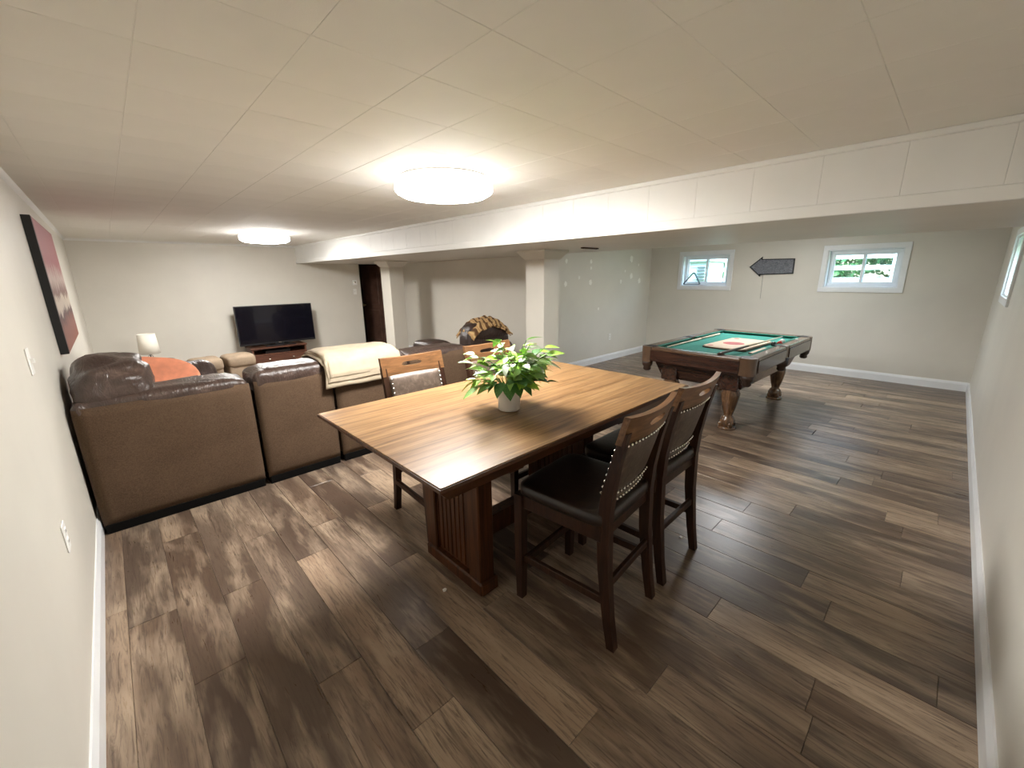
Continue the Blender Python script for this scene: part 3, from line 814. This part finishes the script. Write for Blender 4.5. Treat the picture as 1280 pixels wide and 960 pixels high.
# ------------------------------------------------------------ television, stand, lamp, ottomans
ts = thing('tv_stand', 'dark wooden television stand with one open shelf and a two-knob drawer', 'cabinet', (2.02, 8.19, 0))
for x0, x1 in ((-.43, -.405), (.405, .43)): obj('side_panel', box(B(), x0, x1, -.20, .20, 0, .335, .003), 'stand_wood', ts)
obj('top_panel', box(B(), -.445, .445, -.215, .215, .335, .36, .004), 'stand_wood', ts)
obj('shelf', box(B(), -.405, .405, -.19, .20, .225, .245, .002), 'stand_wood', ts)
obj('bottom_panel', box(B(), -.405, .405, -.19, .20, .04, .06, .002), 'stand_wood', ts)
obj('back_board', box(B(), -.405, .405, .185, .20, .04, .335), 'stand_wood', ts)
d = obj('drawer', box(B(), -.40, .40, -.205, .17, .065, .222, .004), 'stand_wood', ts)
for s in (-1, 1): obj('knob', lathe(B(), [(0, 0), (.008, 0), (.007, .012), (.016, .02), (.014, .03), (0, .033)], 14), 'nickel', d, True, (s*.19, -.205, .155), (R(90), 0, 0))
mb = obj('media_box', box(B(), -.20, .20, -.12, .12, 0, .045, .004), 'black_plastic', None, False, (2.0, 8.18, .245))
tag(mb, 'flat black media player on the open shelf of the television stand', 'media player')
tv = thing('television', 'large flat black television on the wooden stand', 'television', (2.07, 8.17, .36))
obj('body', box(B(), -.61, .61, -.02, .03, .035, .70, .006, 2), 'black_plastic', tv)
obj('screen', box(B(), -.595, .595, -.0225, -.019, .065, .687), 'screen', tv)
obj('neck', box(B(), -.06, .06, -.01, .03, .008, .06, .004), 'black_plastic', tv)
obj('foot', box(B(), -.24, .24, -.11, .11, 0, .012, .004), 'black_plastic', tv)
obj('logo', box(B(), -.02, .02, -.0235, -.0215, .044, .053), 'nickel', tv)
et = thing('end_table', 'small dark wooden end table under the lamp', 'table', (.33, 7.75, 0))
obj('table_top', lathe(B(), [(0, .36), (.22, .36), (.225, .37), (.22, .385), (0, .385)], 28), 'stand_wood', et)
for k in range(4):
    a = math.pi/4+k*math.pi/2
    obj('leg', tube(B(), [(math.cos(a)*.17, math.sin(a)*.17, 0), (math.cos(a)*.15, math.sin(a)*.15, .36)], [.012, .018], 10), 'stand_wood', et)
la = thing('table_lamp', 'table lamp with white drum shade and thin black stem', 'lamp', (.29, 7.70, .385))
obj('base', lathe(B(), [(0, 0), (.06, 0), (.06, .008), (.02, .016), (0, .018)], 24), 'black_metal', la, True)
obj('stem', tube(B(), [(0, 0, .015), (0, 0, .30)], .007, 10), 'black_metal', la)
for s in (-1, 1): obj('scroll', tube(B(), [(0, 0, .03), (s*.022, 0, .05), (s*.026, 0, .075), (s*.008, 0, .10), (0, 0, .105)], .003, 6), 'black_metal', la)
obj('shade', lathe(B(), [(.118, .115), (.116, .115), (.098, .39), (.100, .39), (.118, .115)], 36), 'lamp_linen', la, True)
for x, y, lab, s in ((.83, 7.20, 'tan upholstered ottoman on the lamp side', 1), (1.24, 7.24, 'tan upholstered ottoman beside the television stand', 2)):
    o = thing('ottoman', lab, 'ottoman', (x, y, 0), R(4*s), 'tan ottomans by the television')
    obj('body', box(B(), -.175, .175, -.18, .18, .04, .30, .03, 3), 'tan_cloth', o, True)
    obj('cushion', puff(B(), (0, 0, .33), (.385, .40, .20), (.3, .5), 44, 18, .008, 6, s), 'tan_cloth', o, True)
    for sx in (-1, 1):
        for sy in (-1, 1): obj('foot', box(B(), sx*.14-.02, sx*.14+.02, sy*.14-.02, sy*.14+.02, 0, .045, .004), 'stand_wood', o)

# ------------------------------------------------------------ pool table
PT = thing('pool_table', 'carved dark wood pool table with green felt and leather pockets', 'pool table', (4.97, 1.64, 0), R(-1.2))
LX, LY = .98, .55        # half size, outside
ZT = .76
bm = B()
rs = [[bm.verts.new((sx*a, sy*b_, z)) for sx, sy in ((-1, -1), (1, -1), (1, 1), (-1, 1))] for a, b_, z in ((LX-.26, LY-.17, .40), (LX-.22, LY-.14, .43), (LX-.14, LY-.09, .60), (LX-.10, LY-.06, .66))]
for a, b_ in zip(rs, rs[1:]):
    for i in range(4): bm.faces.new((a[i], a[(i+1) % 4], b_[(i+1) % 4], b_[i]))
bm.faces.new(rs[0][::-1]); bm.faces.new(rs[-1])
obj('cabinet', bm, 'pool_wood_end', PT)
obj('cloth_bed', box(B(), -LX+.10, LX-.10, -LY+.10, LY-.10, .66, ZT-.035), 'felt', PT)
def rail(x0, x1, y0, y1, cush, sfx=''):
    rl = obj('rail', box(B(), x0, x1, y0, y1, .63, ZT, .014, 2), 'pool_edge'+sfx, PT)
    ap = obj('apron', box(B(), *cush[0], .615, ZT-.03, .006), 'pool_wood'+sfx, rl)
    obj('cushion', prism(B(), cush[1], cush[2], cush[3], cush[4]), 'felt_rail', rl)
CP = .115
for s in (-1, 1):
    # end rails
    xo, xi = s*LX, s*(LX-.10)
    rail(min(xo, xi), max(xo, xi), -LY+CP, LY-CP, ((min(xo, xo+s*.008), max(xo, xo+s*.008), -LY+CP, LY-CP), [(xi, ZT-.035), (xi, ZT-.004), (xi-s*.035, ZT-.006), (xi-s*.030, ZT-.02)], 'y', -LY+CP+.02, LY-CP-.02), '_end')
    yo, yi = s*LY, s*(LY-.10)
    for a, b_ in ((-LX+CP, -.05), (.05, LX-CP)):
        rail(a, b_, min(yo, yi), max(yo, yi), ((a, b_, min(yo, yo+s*.008), max(yo, yo+s*.008)), [(yi, ZT-.035), (yi, ZT-.004), (yi-s*.035, ZT-.006), (yi-s*.030, ZT-.02)], 'x', a+.02, b_-.02))
# sights along the rails, corner castings, pockets
for sx in (-1, 1):
    for sy in (-1, 1):
        bm = B(); cx_, cy_ = sx*(LX-CP), sy*(LY-CP); k = 10
        poly = [(cx_, cy_), (sx*LX, cy_)]+[(sx*(LX-.06+.066*math.cos(a*math.pi/2/k)), sy*(LY-.06+.066*math.sin(a*math.pi/2/k))) for a in range(k+1)]+[(cx_, sy*LY)]
        if sx*sy < 0: poly = poly[::-1]
        prism(bm, poly, 'z', .60, ZT+.001); cc = obj('corner_casting', bm, 'pool_casting', PT)
        obj('pocket_mouth', lathe(B(), [(0, ZT+.0005), (.052, ZT+.0005), (.056, ZT+.0025), (.050, ZT+.003), (0, ZT+.003)], 20, (sx*(LX-.085), sy*(LY-.085))), 'dark_slot', cc)
        bm = lathe(B(), [(0, .50), (.028, .50), (.040, .515), (.036, .54), (.052, .56), (.058, .61), (0, .61)], 16, (sx*(LX-.055), sy*(LY-.055))); obj('leather_pocket', bm, 'pocket_leather', cc, True)
for sy in (-1, 1):
    bm = B(); box(bm, -.05, .05, min(sy*LY, sy*(LY-.10)), max(sy*LY, sy*(LY-.10)), .62, ZT+.001, .008); sc_ = obj('side_casting', bm, 'pool_casting', PT)
    obj('pocket_mouth', lathe(B(), [(0, ZT+.0005), (.048, ZT+.0005), (.050, ZT+.0025), (0, ZT+.003)], 20, (0, sy*(LY-.075))), 'dark_slot', sc_)
    bm = lathe(B(), [(0, .50), (.028, .50), (.042, .515), (.038, .54), (.056, .56), (.060, .64), (0, .64)], 16, (0, sy*(LY-.035))); obj('leather_pocket', bm, 'pocket_leather', sc_, True)
for sx in (-1, 1):
    for sy in (-1, 1):
        lx, ly = sx*(LX-.25), sy*(LY-.245)
        lg = obj('leg', lathe(B(), [(0, .03), (.062, .03), (.070, .06), (.072, .085), (.058, .115), (.040, .135), (.046, .16), (.060, .21), (.072, .27), (.083, .33), (.086, .365), (.075, .39), (.078, .42), (0, .42)], 20, (lx, ly)), 'pool_leg', PT, True)
        obj('leg_block', box(B(), lx-.085, lx+.085, ly-.085, ly+.085, .40, .60, .01), 'pool_wood', lg)
        for q in range(4):
            a = q*math.pi/2+math.pi/4
            obj('claw', puff(B(), (lx+math.cos(a)*.060, ly+math.sin(a)*.060, .045), (.05, .05, .07), (1, 1), 10, 6), 'pool_leg', lg, True)
        obj('foot_pad', lathe(B(), [(0, 0), (.085, 0), (.088, .012), (.075, .03), (0, .032)], 20, (lx, ly)), 'pool_leg', lg, True)

# things lying on the pool table
BZ = ZT-.035
gb = thing('game_board', 'long cream game board with a red circle, lying on the felt', 'game board', (4.93, 1.555, BZ), R(-4))
def octo(a, b_, c): return [(-a, -b_+c), (-a+c, -b_), (a-c, -b_), (a, -b_+c), (a, b_-c), (a-c, b_), (-a+c, b_), (-a, b_-c)]
obj('board', prism(B(), octo(.40, .215, .05), 'z', 0, .022), 'game_board', gb)
obj('border', prism(B(), octo(.41, .225, .05), 'z', .001, .014), 'cue_dark', gb)
obj('red_circle', lathe(B(), [(0, .0222), (.105, .0222), (.105, .0232), (0, .0232)], 32, (-.05, .03)), 'game_red', gb)
for sx in (-1, 1):
    for sy in (-1, 1): obj('corner_mark', lathe(B(), [(0, .0222), (.03, .0222), (.03, .0230), (0, .0230)], 18, (sx*.33, sy*.155)), 'game_red', gb)
g2 = thing('folded_board', 'small cream folding board with red marks next to the larger one', 'game board', (4.66, 1.225, BZ), R(-2))
obj('board', box(B(), -.20, .20, -.07, .07, 0, .014, .004), 'game_board', g2)
obj('border', box(B(), -.206, .206, -.076, .076, .001, .010, .002), 'cue_dark', g2)
for i in range(3): obj('red_mark', lathe(B(), [(0, .0142), (.022, .0142), (.03, .015), (0, .015)], 16, (-.12+.12*i, 0)), 'game_red', g2)
def cue(label, p, q, dark, butt):
    p = Vector(p); q = Vector(q); d = q-p; t = thing('pool_cue', label, 'pool cue', tuple(p), 0, 'pool cues on the table')
    L_ = d.length; u = d.normalized()
    f = lambda k: tuple(u*L_*k)
    obj('butt', tube(B(), [f(0), f(.02), f(.40)], [.012, .0135, .011], 12), dark, t, True)
    obj('shaft', tube(B(), [f(.40), f(.97)], [.011, .0065], 12), butt, t, True)
    obj('ferrule', tube(B(), [f(.97), f(.99)], [.0065, .0063], 12), 'ball_white', t, True)
    obj('tip', tube(B(), [f(.99), f(1)], [.0063, .0055], 12), 'felt', t, True)
cue('dark-butted pool cue lying across the game board', (3.98, 1.415, ZT+.014), (5.62, 1.305, ZT+.010), 'cue_dark', 'cue_pale')
cue('pale pool cue lying along the far rail on the felt', (5.60, 2.005, BZ+.014), (4.22, 2.035, BZ+.014), 'cue_pale', 'cue_pale')
for i, (x, y, mt_, lab) in enumerate([(5.05, 1.245, 'ball_black', 'black pool ball beside the small board'), (5.15, 1.215, 'ball_red', 'red pool ball next to the black ball'), (5.33, 1.235, 'ball_white', 'white cue ball near the side rail')]):
    o = obj('pool_ball', puff(B(), (0, 0, .0285), (.057, .057, .057), (1, 1), 24, 14), mt_, None, True, (x, y, BZ)); tag(o, lab, 'ball', 'pool balls')
for i, (x, lab) in enumerate([(4.40, 'pale chalk cube on the pool table rail near the corner pocket'), (4.75, 'pale chalk cube on the pool table rail by the side pocket'), (5.45, 'pale chalk cube on the pool table rail towards the window wall')]):
    o = obj('chalk_cube', box(B(), -.011, .011, -.011, .011, 0, .022, .002), 'white_plastic', None, False, (x, 1.13, ZT+.0002)); tag(o, lab, 'chalk', 'chalk cubes')

# ------------------------------------------------------------ things on the walls
tri = thing('triangle_rack', 'black pool triangle rack propped on the window casing', 'rack', (XW-.03, 3.30, 1.30))
A_ = [(.165, .0), (-.155, .0), (-.025, .225)]
cv = []
for i in range(3):
    p = Vector(A_[i]); q = Vector(A_[(i+1) % 3]); r_ = Vector(A_[(i+2) % 3])
    for k in range(7):
        u = k/6
        a = p+(r_-p).normalized()*.035*(1-u) ; b2 = p+(q-p).normalized()*.035*u
        cv.append((p+(r_-p).normalized()*.035*(1-u)**2+(q-p).normalized()*.035*u*u))
bm = B(); N = len(cv); cen = sum(cv, Vector((0, 0)))/N
vi = []
for c_ in cv:
    inn = c_+(cen-c_).normalized()*.013
    vi.append([bm.verts.new((x_, p_[0], p_[1]+.002)) for x_, p_ in ((-.022, c_), (.022, c_), (.022, inn), (-.022, inn))])
for i in range(N):
    a, b_ = vi[i], vi[(i+1) % N]
    for j in range(4): bm.faces.new((a[j], a[(j+1) % 4], b_[(j+1) % 4], b_[j]))
obj('rack_frame', bm, 'black_plastic', tri)
ar = thing('arrow_sign', 'grey chalkboard arrow sign with black frame hung between two windows', 'sign', (XW, 2.08, 1.585))
poly = [(.31, 0), (.135, .155), (.135, .118), (-.31, .112), (-.315, -.115), (.14, -.125), (.14, -.155)]
obj('frame', prism(B(), poly, 'x', -.018, 0), 'chalk_black', ar)
cy0 = -.02
inn = [(.285, 0), (.148, .122), (.148, .104), (-.296, .098), (-.300, -.101), (.153, -.111), (.153, -.124)]
obj('chalkboard', prism(B(), inn, 'x', -.0195, -.016), 'slate', ar)
obj('string', tube(B(), [(-.004, .10, -.125), (-.004, .095, -.50)], .0018, 6), 'black_metal', ar)
cvs = thing('wall_canvas', 'abstract canvas print in plum, rose and cream on the side wall', 'painting', (XL, 4.03, 1.03))
obj('canvas', box(B(), 0.001, .042, 0, 1.50, 0, .87, .003), 'canvas_paint', cvs)
obj('canvas_edge', box(B(), 0.0, .0415, -.003, .001, .0, .87), 'chalk_black', cvs)
def outlet(name, label, loc, rz, kind):
    t = thing(name, label, 'outlet' if kind == 'o' else 'switch', loc, rz)
    obj('plate', box(B(), -.036, .036, -.006, 0, -.058, .058, .003), 'white_plastic', t)
    if kind == 'o':
        for z in (-.022, .022):
            s_ = obj('socket', box(B(), -.017, .017, -.008, -.004, z-.014, z+.014, .002), 'white_plastic', t)
            for x in (-.006, .006): obj('slot', box(B(), x-.0012, x+.0012, -.0085, -.0075, z-.004, z+.006), 'dark_slot', s_)
    else:
        obj('toggle', box(B(), -.006, .006, -.018, -.004, -.010, .012, .002), 'white_plastic', t)
    return t
outlet('wall_outlet', 'white wall outlet low on the wall beside the sofa', (XL, 2.25, .53), R(90), 'o')
outlet('light_switch', 'white light switch on the wall below the canvas print', (XL, 2.69, 1.17), R(90), 's')
outlet('wall_outlet', 'white wall outlet low on the patched wall', (6.35, YP, .42), 0, 'o')
outlet('light_switch', 'white light switch left of the dark doorway, lower of two', (3.68, YT, 1.22), 0, 's')
th = thing('thermostat', 'small white thermostat above the switch by the dark doorway', 'thermostat', (3.69, YT, 1.40))
obj('case', box(B(), -.045, .045, -.03, 0, -.05, .05, .006), 'white_plastic', th)
obj('dial', lathe(B(), [(0, 0), (.02, 0), (.018, .008), (0, .009)], 16), 'nickel', th, True, (0, -.03, .01), (R(90), 0, 0))
for x, y, lab in ((2.17, .863, 'tiny white paper scrap on the floor beside a chair leg'), (.937, 1.487, 'tiny white paper scrap on the floor before the table pedestal')):
    o = obj('paper_scrap', prism(B(), [(-.010, -.006), (.002, -.009), (.011, -.002), (.008, .008), (-.006, .009)], 'z', 0, .006), 'white_plastic', None, False, (x, y, 0)); tag(o, lab, 'scrap', 'scraps on the floor')
